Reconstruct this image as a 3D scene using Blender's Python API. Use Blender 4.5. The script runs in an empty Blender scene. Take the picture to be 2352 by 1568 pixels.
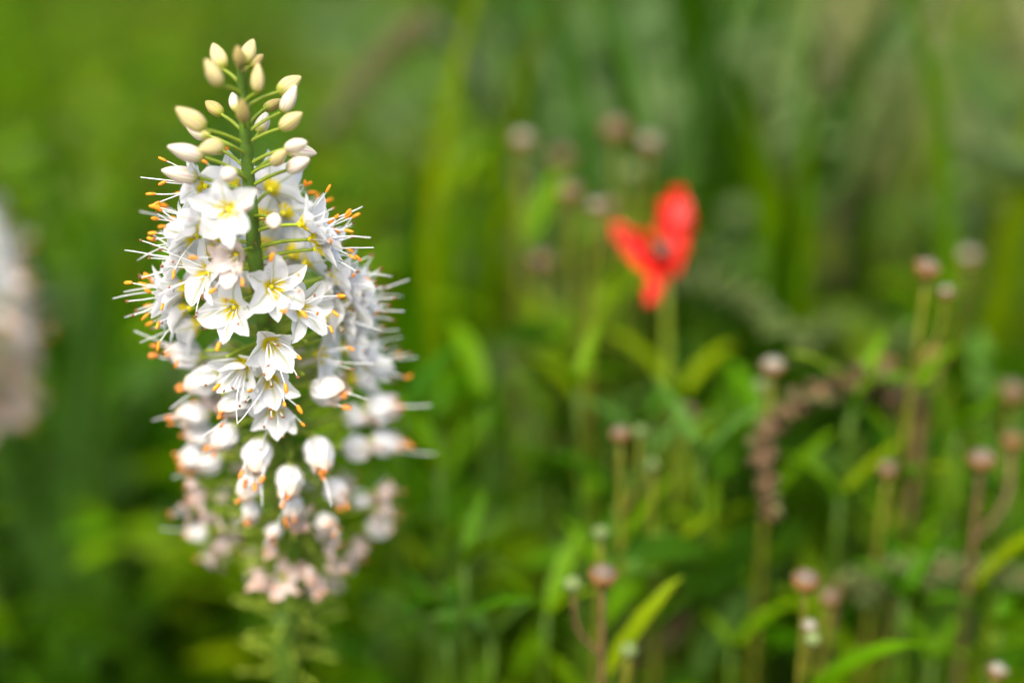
import bpy, math, random
import numpy as np
from mathutils import Vector, Matrix, noise

random.seed(7)
rng = np.random.default_rng(11)
S = bpy.context.scene
COL = S.collection
R = math.radians

# ------------------------------------------------------------------ camera
PITCH, LENS, FOCUS, CAMZ = 20.0, 58.0, 0.596, 1.0
cd = bpy.data.cameras.new('camera')
cam = bpy.data.objects.new('camera', cd); COL.objects.link(cam)
cam.location = (0, 0, CAMZ); cam.rotation_euler = (R(90 - PITCH), 0, 0)
cd.lens = LENS; cd.sensor_width = 36; cd.clip_start = 0.01; cd.clip_end = 500
cd.dof.use_dof = True; cd.dof.focus_distance = FOCUS; cd.dof.aperture_fstop = 1.35
S.camera = cam
FW = Vector((0, math.cos(R(PITCH)), -math.sin(R(PITCH))))
UP = Vector((0, math.sin(R(PITCH)), math.cos(R(PITCH))))
RT = Vector((1, 0, 0)); CAM = Vector((0, 0, CAMZ))
K = 36 / LENS / 2352.0
def at(x, y, d):                      # a point of the place, from where it shows and how far off it stands
    return CAM + FW * d + RT * ((x - 1176) * K * d) + UP * ((784 - y) * K * d)

# ------------------------------------------------------------------ world, sun, exposure
SUN_EL, SUN_ROT = 58.0, 200.0
w = bpy.data.worlds.new('World'); S.world = w; w.use_nodes = True
nt = w.node_tree; nt.nodes.clear()
sky = nt.nodes.new('ShaderNodeTexSky'); sky.sky_type = 'NISHITA'; sky.sun_disc = False
sky.sun_elevation = R(SUN_EL); sky.sun_rotation = R(SUN_ROT); sky.dust_density = 6; sky.ozone_density = 0.6; sky.air_density = 1.0
bg = nt.nodes.new('ShaderNodeBackground'); bg.inputs[1].default_value = 0.15
wo = nt.nodes.new('ShaderNodeOutputWorld')
nt.links.new(sky.outputs[0], bg.inputs[0]); nt.links.new(bg.outputs[0], wo.inputs[0])
ld = bpy.data.lights.new('sun', 'SUN'); ld.energy = 0.9; ld.angle = R(28); ld.color = (1.0, 0.96, 0.89)
sun = bpy.data.objects.new('sun', ld); COL.objects.link(sun)
sd = Vector((math.sin(R(SUN_ROT)) * math.cos(R(SUN_EL)), math.cos(R(SUN_ROT)) * math.cos(R(SUN_EL)), math.sin(R(SUN_EL))))
sun.rotation_euler = sd.to_track_quat('Z', 'Y').to_euler(); sun.location = (0, 0, 6)
S.view_settings.view_transform = 'Standard'; S.view_settings.look = 'None'
S.view_settings.exposure = 1.55; S.view_settings.gamma = 1.0; S.view_settings.use_curve_mapping = False
S.render.engine = 'CYCLES'
S.cycles.use_denoising = True
S.cycles.use_adaptive_sampling = False
S.cycles.max_bounces = 6; S.cycles.diffuse_bounces = 3; S.cycles.transmission_bounces = 6; S.cycles.transparent_max_bounces = 8
S.cycles.sample_clamp_indirect = 6

# ------------------------------------------------------------------ materials
def newmat(name):
    m = bpy.data.materials.new(name); m.use_nodes = True
    t = m.node_tree; t.nodes.clear()
    return m, t
def N(t, typ, **kw):
    n = t.nodes.new(typ)
    for k, v in kw.items(): setattr(n, k, v)
    return n
def maprange(t, src, a, b, c, d):
    n = N(t, 'ShaderNodeMapRange'); t.links.new(src, n.inputs[0])
    for i, v in enumerate((a, b, c, d)): n.inputs[i + 1].default_value = v
    n.interpolation_type = 'SMOOTHSTEP'
    return n.outputs[0]
def mixc(t, fac, A, B):
    n = N(t, 'ShaderNodeMix', data_type='RGBA')
    for s, v in ((0, fac), (6, A), (7, B)):
        if hasattr(v, 'links'): t.links.new(v, n.inputs[s])
        else: n.inputs[s].default_value = v if s == 0 else (*v, 1)
    return n.outputs[2]
def math_(t, op, a, b=0.0):
    n = N(t, 'ShaderNodeMath', operation=op)
    for i, v in enumerate((a, b)):
        if hasattr(v, 'links'): t.links.new(v, n.inputs[i])
        else: n.inputs[i].default_value = v
    return n.outputs[0]
def finish(t, col, rough=0.5, trans=0.3, spec=0.4, bump=None, tint=1.0):
    p = N(t, 'ShaderNodeBsdfPrincipled'); p.inputs['Roughness'].default_value = rough
    p.inputs['Specular IOR Level'].default_value = spec
    o = N(t, 'ShaderNodeOutputMaterial')
    if hasattr(col, 'links'): t.links.new(col, p.inputs['Base Color'])
    else: p.inputs['Base Color'].default_value = (*col, 1)
    if bump is not None:
        b = N(t, 'ShaderNodeBump'); b.inputs['Strength'].default_value = 0.4; b.inputs['Distance'].default_value = 0.0004
        t.links.new(bump, b.inputs['Height']); t.links.new(b.outputs[0], p.inputs['Normal'])
    if trans > 0:
        tr = N(t, 'ShaderNodeBsdfTranslucent')
        if hasattr(col, 'links'): t.links.new(col, tr.inputs[0])
        else: tr.inputs[0].default_value = (*col, 1)
        mx = N(t, 'ShaderNodeMixShader'); mx.inputs[0].default_value = trans
        t.links.new(p.outputs[0], mx.inputs[1]); t.links.new(tr.outputs[0], mx.inputs[2]); t.links.new(mx.outputs[0], o.inputs[0])
    else: t.links.new(p.outputs[0], o.inputs[0])
def uvsep(t):
    u = N(t, 'ShaderNodeUVMap'); s = N(t, 'ShaderNodeSeparateXYZ'); t.links.new(u.outputs[0], s.inputs[0])
    return s.outputs[0], s.outputs[1]
def noisef(t, scale, detail=3):
    g = N(t, 'ShaderNodeTexCoord'); n = N(t, 'ShaderNodeTexNoise'); n.inputs['Scale'].default_value = scale; n.inputs['Detail'].default_value = detail
    t.links.new(g.outputs['Object'], n.inputs[0]); return n.outputs[0]
def petal_mat(name, white, tip, tipamt, rib, ribamt, base, basev, trans=0.32):
    m, t = newmat(name); u, v = uvsep(t)
    nz = noisef(t, 300)
    d = math_(t, 'ABSOLUTE', math_(t, 'SUBTRACT', u, 0.5))
    line = math_(t, 'MULTIPLY', maprange(t, d, 0.02, 0.075, 1, 0), maprange(t, v, 0.75, 1.0, 1, 0.5))
    c = mixc(t, maprange(t, nz, 0.3, 0.8, 0, 0.12), white, (white[0]*.82, white[1]*.84, white[2]*.82))
    c = mixc(t, math_(t, 'MULTIPLY', maprange(t, math_(t, 'ADD', v, math_(t, 'MULTIPLY', nz, .3)), 0.74, 1.12, 0, 1), tipamt), c, tip)
    c = mixc(t, math_(t, 'MULTIPLY', line, ribamt), c, rib)
    c = mixc(t, maprange(t, v, basev * .4, basev, 1, 0), c, base)
    streak = N(t, 'ShaderNodeTexWave'); streak.inputs['Scale'].default_value = 5; 
    uv = N(t, 'ShaderNodeUVMap'); t.links.new(uv.outputs[0], streak.inputs[0])
    finish(t, c, 0.42, trans, 0.35, streak.outputs['Fac'])
    return m
M = {}
M['petal'] = petal_mat('petal_white', (.82, .83, .83), (.76, .78, .68), .25, (.42, .46, .10), .55, (.86, .74, .012), .30, .42)
M['petal_old'] = petal_mat('petal_closing', (.76, .76, .73), (.62, .38, .18), .6, (.42, .48, .16), .6, (.50, .55, .10), .18, .25)
M['petal_dry'] = petal_mat('petal_withered', (.64, .53, .47), (.58, .32, .16), .65, (.42, .26, .2), .4, (.45, .38, .12), .22, .25)
M['petal_faded'] = petal_mat('petal_faded', (.82, .74, .68), (.65, .42, .3), .6, (.5, .45, .2), .4, (.6, .5, .1), .2, .32)
def bud_mat(name, body, edge, rib, base):
    m, t = newmat(name); u, v = uvsep(t)
    s = math_(t, 'ABSOLUTE', math_(t, 'SINE', math_(t, 'MULTIPLY', u, math.pi * 6)))
    c = mixc(t, maprange(t, s, .0, .6, .9, 0), body, edge)
    c = mixc(t, maprange(t, s, .93, 1.0, 0, .7), c, rib)
    c = mixc(t, maprange(t, v, .82, 1.0, 0, .55), c, rib)
    c = mixc(t, maprange(t, v, .03, .3, .9, 0), c, base)
    finish(t, c, .45, .22, .35, noisef(t, 700))
    return m
M['bud_cream'] = bud_mat('bud_cream', (.62, .54, .27), (.46, .43, .07), (.45, .26, .12), (.36, .40, .03))
M['bud_tan'] = bud_mat('bud_tan', (.45, .36, .13), (.36, .33, .05), (.30, .17, .06), (.30, .33, .03))
M['bud_white'] = bud_mat('bud_white', (.80, .72, .63), (.60, .58, .22), (.58, .36, .28), (.45, .48, .05))
def plain(name, col, var=.25, rough=.5, trans=0.15, scale=120, spec=.35):
    m, t = newmat(name); nz = noisef(t, scale)
    c = mixc(t, maprange(t, nz, .3, .7, 0, 1), tuple(x * (1 - var) for x in col), tuple(min(1, x * (1 + var)) for x in col))
    finish(t, c, rough, trans, spec, nz); return m
M['stem'] = plain('stem_green', (.07, .14, .012), .35, .45, 0)
M['pedicel'] = plain('pedicel_green', (.22, .30, .02), .25, .45, .15)
M['throat'] = plain('throat_yellow', (.75, .66, .015), .3, .5, .1, 600)
M['filament'] = plain('filament_white', (.86, .87, .86), .04, .4, .3)
M['anther'] = plain('anther_orange', (.88, .27, .012), .22, .55, .1, 900)
M['anther_mid'] = plain('anther_rust', (.55, .19, .03), .35, .6, 0, 900)
M['anther_old'] = plain('anther_brown', (.20, .075, .025), .4, .6, 0, 900)
M['bract'] = plain('bract_brown', (.17, .07, .03), .4, .6, .1, 500)
M['soil'] = plain('soil', (.028, .022, .012), .5, .9, 0, 9)
def leaf_mat(name, cols, trans=.35, rough=.42):
    m, t = newmat(name)
    g = N(t, 'ShaderNodeNewGeometry'); o = N(t, 'ShaderNodeObjectInfo')
    r = math_(t, 'FRACT', math_(t, 'ADD', g.outputs['Random Per Island'], o.outputs['Random']))
    ramp = N(t, 'ShaderNodeValToRGB'); cr = ramp.color_ramp
    while len(cr.elements) < len(cols): cr.elements.new(.5)
    for i, c in enumerate(cols):
        cr.elements[i].position = i / max(1, len(cols) - 1); cr.elements[i].color = (*c, 1)
    t.links.new(r, ramp.inputs[0])
    nz = noisef(t, 40, 2)
    c = mixc(t, maprange(t, nz, .3, .7, 0, .35), ramp.outputs[0], (.03, .085, .001))
    finish(t, c, rough, trans, .06)
    return m
M['grass'] = leaf_mat('grass_green', [(0.0134, 0.0657, 0.0005), (0.0366, 0.1367, 0.0005), (0.0671, 0.1844, 0.0005), (0.0268, 0.1124, 0.0005), (0.0988, 0.2078, 0.0005)])
M['lime'] = leaf_mat('leaf_lime', [(0.0672, 0.1778, 0.0005), (0.1210, 0.2288, 0.0005), (0.0874, 0.2122, 0.0005), (0.1680, 0.2402, 0.0005), (0.0482, 0.1716, 0.0005)])
M['blue'] = leaf_mat('leaf_bluegreen', [(0.0483, 0.1292, 0.0165), (0.0819, 0.1701, 0.0300), (0.0599, 0.1533, 0.0150), (0.0966, 0.1764, 0.0375)], .25)
M['pale'] = leaf_mat('leaf_pale', [(.10, .17, .055), (.14, .21, .08), (.11, .19, .05), (.15, .20, .09)], .3)
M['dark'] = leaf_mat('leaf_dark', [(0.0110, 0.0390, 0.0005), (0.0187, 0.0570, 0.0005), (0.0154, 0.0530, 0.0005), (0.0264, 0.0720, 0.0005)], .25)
M['olive'] = leaf_mat('leaf_olive', [(0.1045, 0.1490, 0.0018), (0.1353, 0.1728, 0.0036), (0.0803, 0.1372, 0.0018), (0.1474, 0.1663, 0.0120)], .3)
M['straw'] = leaf_mat('straw_dry', [(.26, .25, .10), (.22, .22, .08), (.30, .29, .15), (.17, .19, .05)], .2)
M['ystem'] = plain('stem_yellow', (.17, .17, .015), .3, .5, .1)
M['dstem'] = plain('stem_dark', (.035, .05, .02), .3, .6, 0)
M['bstem'] = plain('stem_brown', (.13, .07, .03), .35, .6, 0)
M['cup'] = plain('seed_cup', (.19, .095, .02), .4, .6, .05, 350)
M['tuft'] = plain('seed_tuft', (.15, .115, .085), .4, .7, .1, 500)
M['tuft_white'] = plain('seed_tuft_pale', (.27, .265, .21), .3, .7, .15, 500)
M['tuft_green'] = plain('bud_green', (.16, .22, .07), .3, .6, .15, 500)
M['poppy'] = plain('poppy_red', (.78, .022, .012), .2, .4, .4, 60)
M['poppy_eye'] = plain('poppy_capsule', (.05, .07, .045), .4, .6, 0, 300)
M['lstem'] = plain('stem_leafy', (.07, .14, .006), .3, .5, .1)
M['caps_olive'] = plain('capsule_olive', (.09, .085, .025), .4, .7, .05, 300)
M['caps_brown'] = plain('capsule_brown', (.070, .043, .014), .4, .7, .05, 300)
M['caps_green'] = plain('capsule_green', (.075, .105, .022), .4, .7, .1, 300)
mw, tw = newmat('water'); gl = N(tw, 'ShaderNodeBsdfGlass'); gl.inputs['IOR'].default_value = 1.33; gl.inputs['Roughness'].default_value = 0
ow = N(tw, 'ShaderNodeOutputMaterial'); tw.links.new(gl.outputs[0], ow.inputs[0]); M['water'] = mw

# ------------------------------------------------------------------ mesh helpers
class G:
    def __init__(s): s.v = []; s.f = []; s.uv = []; s.m = []
    def face(s, idx, uvs=None, m=0):
        s.f.append(tuple(idx)); s.m.append(m); s.uv.append(uvs or [(0, 0)] * len(idx))
    def mesh(s, name, *mats):
        me = bpy.data.meshes.new(name); me.from_pydata([tuple(p) for p in s.v], [], s.f)
        ul = me.uv_layers.new(name='UVMap'); flat = [c for q in s.uv for p in q for c in p]
        ul.data.foreach_set('uv', flat)
        me.polygons.foreach_set('use_smooth', [True] * len(s.f)); me.polygons.foreach_set('material_index', s.m)
        for k in mats: me.materials.append(M[k])
        me.update(); return me
    def tube(s, pts, rad, sides=6, m=0, cap=True):
        pts = [Vector(p) for p in pts]; n = len(pts); b0 = len(s.v)
        rads = rad if hasattr(rad, '__len__') else [rad] * n
        t = (pts[1] - pts[0]).normalized(); a = t.orthogonal().normalized()
        for i, p in enumerate(pts):
            t = (pts[min(i + 1, n - 1)] - pts[max(i - 1, 0)]).normalized()
            a = (a - t * a.dot(t)).normalized(); b = t.cross(a)
            for k in range(sides):
                q = 2 * math.pi * k / sides; s.v.append(p + (a * math.cos(q) + b * math.sin(q)) * rads[i])
        for i in range(n - 1):
            for k in range(sides):
                k2 = (k + 1) % sides; o = b0 + i * sides
                s.face((o + k, o + k2, o + sides + k2, o + sides + k), [(k / sides, i / (n - 1)), ((k + 1) / sides, i / (n - 1)), ((k + 1) / sides, (i + 1) / (n - 1)), (k / sides, (i + 1) / (n - 1))], m)
        if cap:
            s.face([b0 + k for k in range(sides)][::-1], None, m); s.face([b0 + (n - 1) * sides + k for k in range(sides)], None, m)
        return s
    def lathe(s, prof, sides=12, m=0, mat=Matrix(), fn=None):   # profile of (r, z) about local z
        b0 = len(s.v); n = len(prof)
        for i, (r, z) in enumerate(prof):
            for k in range(sides):
                q = 2 * math.pi * k / sides; rr = r * (fn(q, i / (n - 1)) if fn else 1)
                s.v.append(mat @ Vector((rr * math.cos(q), rr * math.sin(q), z)))
        for i in range(n - 1):
            for k in range(sides):
                k2 = (k + 1) % sides; o = b0 + i * sides
                s.face((o + k, o + k2, o + sides + k2, o + sides + k), [(k / sides, i / (n - 1)), ((k + 1) / sides, i / (n - 1)), ((k + 1) / sides, (i + 1) / (n - 1)), (k / sides, (i + 1) / (n - 1))], m)
        return s
    def petal(s, L, W, th, cup=.3, nu=6, nv=10, r0=.0008, crump=0., seed=0, m=0, tipw=.8, twist=0.):
        # th(v): angle off the flower's axis; the blade starts r0 from the axis
        b0 = len(s.v); r, z = r0, 0.; cs = []
        for j in range(nv + 1):
            v = j / nv; a = R(th(v))
            if j: r += math.sin(a) * L / nv; z += math.cos(a) * L / nv
            cs.append((r, z, a))
        for j, (r, z, a) in enumerate(cs):
            v = j / nv
            wv = W * .5 * (math.sin(math.pi * min(1, .06 + .94 * v ** .85)) ** tipw + .02)
            n = Vector((-math.cos(a), 0, math.sin(a)))
            for i in range(nu + 1):
                u = i / nu * 2 - 1
                p = Vector((r, u * wv, z)) + n * (cup * wv * u * u - .06 * wv * math.exp(-(u / .22) ** 2)) + n * (twist * u * wv * v)
                if crump:
                    q = Vector((p.x * 260 + seed * 7.3, p.y * 260, p.z * 260))
                    p += noise.noise_vector(q) * crump * (.25 + v)
                s.v.append(p)
        for j in range(nv):
            for i in range(nu):
                o = b0 + j * (nu + 1) + i
                s.face((o, o + 1, o + nu + 2, o + nu + 1), [(i / nu, j / nv), ((i + 1) / nu, j / nv), ((i + 1) / nu, (j + 1) / nv), (i / nu, (j + 1) / nv)], m)
        return s
def link(name, me, parent=None, mat=None):
    o = bpy.data.objects.new(name, me); COL.objects.link(o)
    if parent is not None: o.parent = parent
    if mat is not None: o.matrix_basis = mat
    return o
def tag(o, label, cat, group=None, kind=None):
    o['label'] = label; o['category'] = cat
    if group: o['group'] = group
    if kind: o['kind'] = kind
    return o
def empty(name, loc):
    o = bpy.data.objects.new(name, None); COL.objects.link(o); o.location = loc; o.empty_display_size = .02; return o
def frame(p, axis, roll=0.):
    q = axis.normalized().to_track_quat('Z', 'Y').to_matrix().to_4x4()
    return Matrix.Translation(p) @ q @ Matrix.Rotation(roll, 4, 'Z')
def spline(pts, n):
    P = [Vector(p) for p in pts]; P = [P[0] * 2 - P[1]] + P + [P[-1] * 2 - P[-2]]; out = []
    m = len(P) - 3
    for k in range(n + 1):
        f = min(k / n * m, m - 1e-6); i = int(f); t = f - i; a, b, c, d = P[i:i + 4]
        out.append(.5 * ((2 * b) + (c - a) * t + (2 * a - 5 * b + 4 * c - d) * t * t + (3 * b - a - 3 * c + d) * t ** 3))
    return out

# ------------------------------------------------------------------ ground
g = G(); NG = 40
for j in range(NG + 1):
    for i in range(NG + 1):
        x = (i / NG * 2 - 1); y = (j / NG * 2 - 1); x = 60 * x * abs(x); y = 3 + 60 * y * abs(y)
        g.v.append((x, y, .04 * noise.noise(Vector((x * .8, y * .8, 0))) - .02))
for j in range(NG):
    for i in range(NG):
        o = j * (NG + 1) + i; g.face((o, o + 1, o + NG + 2, o + NG + 1))
ground = link('ground', g.mesh('ground', 'soil')); ground['kind'] = 'structure'; ground['label'] = 'dark garden soil under the meadow plants'

# ------------------------------------------------------------------ foliage masses (ribbons: blades and leaves in one mesh)
def ribbons(name, base, direc, length, width, droop, mat, prof=(.55, 1., .75, .02)):
    n = len(base); k = len(prof)
    d = direc / np.linalg.norm(direc, axis=1, keepdims=True)
    side = np.cross(d, np.array([0, 0, 1.]) + rng.normal(0, .35, (n, 3))); side /= np.linalg.norm(side, axis=1, keepdims=True) + 1e-9
    ang = rng.uniform(0, np.pi, n)[:, None]; side = side * np.cos(ang) + np.cross(d, side) * np.sin(ang)
    V = np.zeros((n, k, 2, 3))
    for j in range(k):
        t = j / (k - 1)
        c = base + d * (length * t)[:, None]; c[:, 2] -= droop * length * t * t
        wd = side * (width * prof[j] * .5)[:, None]
        V[:, j, 0] = c - wd; V[:, j, 1] = c + wd
    V[:, :, :, 2] = np.maximum(V[:, :, :, 2], .0)
    F = np.zeros((n, k - 1, 4), dtype=np.int32); b = (np.arange(n) * k * 2)[:, None]
    j = np.arange(k - 1)[None, :] * 2
    F[:, :, 0] = b + j; F[:, :, 1] = b + j + 1; F[:, :, 2] = b + j + 3; F[:, :, 3] = b + j + 2
    nf = n * (k - 1); me = bpy.data.meshes.new(name)
    me.vertices.add(n * k * 2); me.vertices.foreach_set('co', V.reshape(-1))
    me.loops.add(nf * 4); me.loops.foreach_set('vertex_index', F.reshape(-1))
    me.polygons.add(nf); me.polygons.foreach_set('loop_start', np.arange(nf) * 4)
    me.polygons.foreach_set('use_smooth', np.ones(nf, bool))
    me.update(calc_edges=True); me.materials.append(M[mat])
    return me
def updir(n, lean):
    d = rng.normal(0, lean, (n, 3)); d[:, 2] = 1; return d
def patch(x, y, s, seed):
    return np.array([noise.noise(Vector((a * s, b * s, seed))) for a, b in zip(x, y)])
# grass over the whole meadow; the tall flower stands in a small clearing of it
n = 60000
y = .95 + 8 * rng.random(n) ** 1.5; x = rng.uniform(-1, 1, n) * (1.1 + .55 * y)
hgt = (.34 + .16 * rng.random(n)) * (1 + .5 * patch(x, y, 1.1, 3.))
base = np.stack([x, y, np.zeros(n)], 1)
o = link('meadow_grass', ribbons('meadow_grass', base, updir(n, .22), hgt, rng.uniform(.004, .010, n), rng.uniform(.02, .35, n), 'grass'))
tag(o, 'dense blurred green grass filling the meadow behind the flowers', 'grass', kind='stuff')
def leafy_mass(name, spots, mat, label, lf=(.05, .014), per=34, cat='plants', kind='stuff', lean=.14):
    # many upright stems crowded with lance-shaped leaves
    B, D, Lh, Wd, Dr = [], [], [], [], []
    for (sx, sy, h) in spots:
        ld_ = rng.normal(0, lean, 2)
        t = rng.uniform(.12 if h < .5 else .4, 1., per); zz = t * h
        B.append(np.stack([sx + ld_[0] * zz, sy + ld_[1] * zz, zz], 1))
        a = rng.uniform(0, 2 * np.pi, per); e = rng.uniform(.1, 1.1, per)
        D.append(np.stack([np.cos(a) * np.cos(e), np.sin(a) * np.cos(e), np.sin(e)], 1))
        Lh.append(rng.uniform(.6, 1.25, per) * lf[0] * (1.15 - .45 * t)); Wd.append(rng.uniform(.7, 1.3, per) * lf[1] * (1.15 - .45 * t)); Dr.append(rng.uniform(0, .5, per))
        B.append(np.array([[sx, sy, 0.]])); D.append(np.array([[ld_[0], ld_[1], 1.]])); Lh.append(np.array([h])); Wd.append(np.array([.004])); Dr.append(np.array([0.]))
    me = ribbons(name, np.concatenate(B), np.concatenate(D), np.concatenate(Lh), np.concatenate(Wd), np.concatenate(Dr), mat, (.25, 1., .8, .03))
    return tag(link(name, me), label, cat, kind=kind)
def scatter(n, x0, x1, y0, y1, h0, h1):
    return [(random.uniform(x0, x1), random.uniform(y0, y1), random.uniform(h0, h1)) for _ in range(n)]
def wide(n, y0, y1, h0, h1, keep=None):
    out = []
    while len(out) < n:
        yy = y0 + (y1 - y0) * random.random() ** 1.3; xx = random.uniform(-1, 1) * (.5 + .5 * yy)
        if keep and not keep(xx, yy): continue
        out.append((xx, yy, random.uniform(h0, h1)))
    return out
def clumps(mat):
    out = []
    for (fx, fy, d, spread, n, m) in CL:
        if m != mat: continue
        d = max({'pale': 1.05, 'blue': 1.0, 'straw': 1.05, 'dark': .90}.get(mat, .84), .78 + (d - .74) * .62)
        for _ in range(n):
            p = at(fx + random.gauss(0, spread), fy + abs(random.gauss(0, spread * 1.2)), d * random.uniform(.94, 1.15)); out.append((p.x, p.y, max(.2, p.z)))
    return out
CL = [(900, 230, 1.05, 60, 16, 'lime'), (950, 410, 1.0, 50, 10, 'lime'), (2260, 300, 1.05, 60, 10, 'lime'), (1950, 290, 1.05, 50, 8, 'lime'), (60, 60, 1.1, 70, 10, 'lime'),
 (1400, 10, 1.35, 70, 16, 'pale'), (1520, 60, 1.2, 70, 14, 'pale'), (1640, 90, 1.2, 50, 9, 'pale'), (1700, 560, .9, 45, 14, 'dark'), (1650, 680, .9, 45, 12, 'dark'), (1720, 800, .9, 45, 10, 'dark'), (1010, 330, 1.1, 40, 7, 'pale'), (1060, 510, 1.0, 50, 5, 'pale'), (2240, 30, 1.2, 60, 12, 'straw'), (2190, 120, 1.2, 50, 8, 'straw'), (1900, 60, 1.3, 70, 8, 'pale'), (2330, 200, 1.2, 60, 8, 'pale'), (210, 800, 1.0, 50, 6, 'pale'),
 (130, 60, 1.35, 110, 12, 'lime'), (30, 140, 1.2, 70, 7, 'lime'), (430, 20, 1.4, 90, 10, 'olive'), (830, 330, 1.15, 60, 8, 'lime'), (920, 230, 1.25, 80, 10, 'olive'),
 (900, 430, 1.1, 80, 8, 'lime'), (800, 560, 1.0, 70, 8, 'grass'), (250, 170, 1.2, 70, 9, 'grass'), (330, 420, 1.1, 60, 8, 'lime'), (200, 560, 1.05, 70, 9, 'grass'), (340, 620, 1.0, 50, 6, 'grass'),
 (60, 540, 1.1, 60, 5, 'blue'), (210, 760, 1.1, 50, 6, 'blue'), (120, 880, 1.05, 60, 5, 'blue'), (330, 830, 1.1, 50, 5, 'blue'), (1330, 130, 1.6, 90, 7, 'blue'), (1480, 60, 1.5, 110, 14, 'blue'), (1600, 250, 1.45, 80, 10, 'blue'),
 (1680, 400, 1.3, 60, 6, 'blue'), (1010, 320, 1.2, 50, 6, 'blue'), (1790, 130, 1.4, 80, 8, 'blue'), (1060, 520, 1.1, 70, 4, 'blue'),
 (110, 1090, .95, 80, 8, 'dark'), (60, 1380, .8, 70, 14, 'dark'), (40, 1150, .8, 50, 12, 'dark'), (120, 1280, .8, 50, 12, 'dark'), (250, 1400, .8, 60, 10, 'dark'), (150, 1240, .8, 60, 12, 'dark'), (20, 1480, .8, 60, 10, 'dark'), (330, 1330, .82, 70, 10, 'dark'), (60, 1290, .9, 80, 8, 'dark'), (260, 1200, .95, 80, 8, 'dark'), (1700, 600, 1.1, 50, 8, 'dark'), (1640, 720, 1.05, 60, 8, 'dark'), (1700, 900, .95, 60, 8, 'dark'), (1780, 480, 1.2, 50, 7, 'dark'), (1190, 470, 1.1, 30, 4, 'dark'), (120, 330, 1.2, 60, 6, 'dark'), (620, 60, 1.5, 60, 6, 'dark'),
 (1250, 130, 1.4, 60, 7, 'olive'), (1900, 100, 1.4, 90, 10, 'olive'), (2100, 230, 1.2, 80, 9, 'olive'), (2010, 20, 1.6, 90, 8, 'olive'), (2260, 180, 1.3, 80, 8, 'olive'),
 (1960, 400, 1.1, 70, 9, 'lime'), (2250, 430, 1.05, 70, 9, 'lime'), (2300, 640, .95, 60, 8, 'lime'), (2330, 280, 1.2, 50, 6, 'lime'), (1360, 640, .95, 60, 8, 'lime'), (1400, 780, .92, 60, 9, 'lime'), (1330, 900, .9, 60, 8, 'lime'), (1500, 850, .95, 50, 6, 'lime'),
 (1290, 1000, .88, 60, 8, 'lime'), (1450, 1080, .85, 60, 7, 'lime'), (1010, 790, .95, 60, 8, 'lime'), (1060, 940, .9, 60, 8, 'lime'), (960, 1130, .85, 50, 8, 'lime'), (1130, 1230, .82, 60, 7, 'lime'), (2330, 830, .9, 50, 6, 'lime'),
 (1050, 650, 1.0, 80, 8, 'grass'), (1150, 820, .95, 80, 8, 'grass'), (1850, 620, 1.0, 70, 8, 'grass'), (1980, 640, 1.0, 60, 7, 'grass'), (430, 900, .95, 70, 7, 'grass'), (800, 760, .98, 60, 6, 'grass'), (1560, 560, 1.2, 60, 6, 'grass'), (700, 120, 1.3, 60, 7, 'grass'), (780, 40, 1.4, 60, 6, 'lime'),
 (2200, 760, .95, 60, 7, 'grass'), (1850, 1000, .88, 60, 7, 'grass'), (1600, 1050, .88, 60, 7, 'grass'), (2000, 1150, .85, 60, 8, 'lime'), (2200, 1200, .82, 60, 8, 'grass'), (1720, 1250, .8, 60, 6, 'lime'), (1250, 1250, .82, 50, 6, 'grass')]
nz = lambda s, k: (lambda a, b: noise.noise(Vector((a * s, b * s, k))) > .05)
leafy_mass('green_meadow_herbs', wide(1300, 1.0, 6.5, .38, .66) + clumps('grass'), 'grass', 'crowded mid green leafy herbs rising among the blurred meadow grass', per=30)
leafy_mass('lime_meadow_herbs', wide(700, .95, 5.0, .36, .66, lambda a, b: nz(1.3, 5.)(a, b) and not (a < -.12 * b and b < 2.4)) + clumps('lime'), 'lime', 'bright lime green leafy herbs in patches of the blurred meadow', per=30)
leafy_mass('bluish_meadow_herbs', wide(420, 1.1, 6.5, .4, .68, nz(1.1, 9.)) + clumps('blue'), 'blue', 'greyish blue green leafy herbs in patches of the blurred meadow', (.07, .026), per=26)
leafy_mass('olive_meadow_herbs', wide(330, 1.2, 6.5, .45, .72, nz(1.2, 14.)) + clumps('olive'), 'olive', 'dull olive green leafy herbs in patches of the blurred meadow', per=28)
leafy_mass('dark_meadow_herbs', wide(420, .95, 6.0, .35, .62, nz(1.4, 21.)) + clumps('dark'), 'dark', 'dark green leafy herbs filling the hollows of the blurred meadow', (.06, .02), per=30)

leafy_mass('pale_meadow_herbs', wide(120, 1.6, 6.5, .5, .7, nz(1.1, 31.)) + clumps('pale'), 'pale', 'pale greyish green leafy herbs standing behind the poppy and seed heads', (.08, .024), per=30)
leafy_mass('straw_meadow_herbs', wide(60, 1.6, 6.5, .5, .7, nz(1.1, 37.)) + clumps('straw'), 'straw', 'dry straw coloured herbs standing at the back of the meadow', (.06, .014), per=28)
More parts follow.
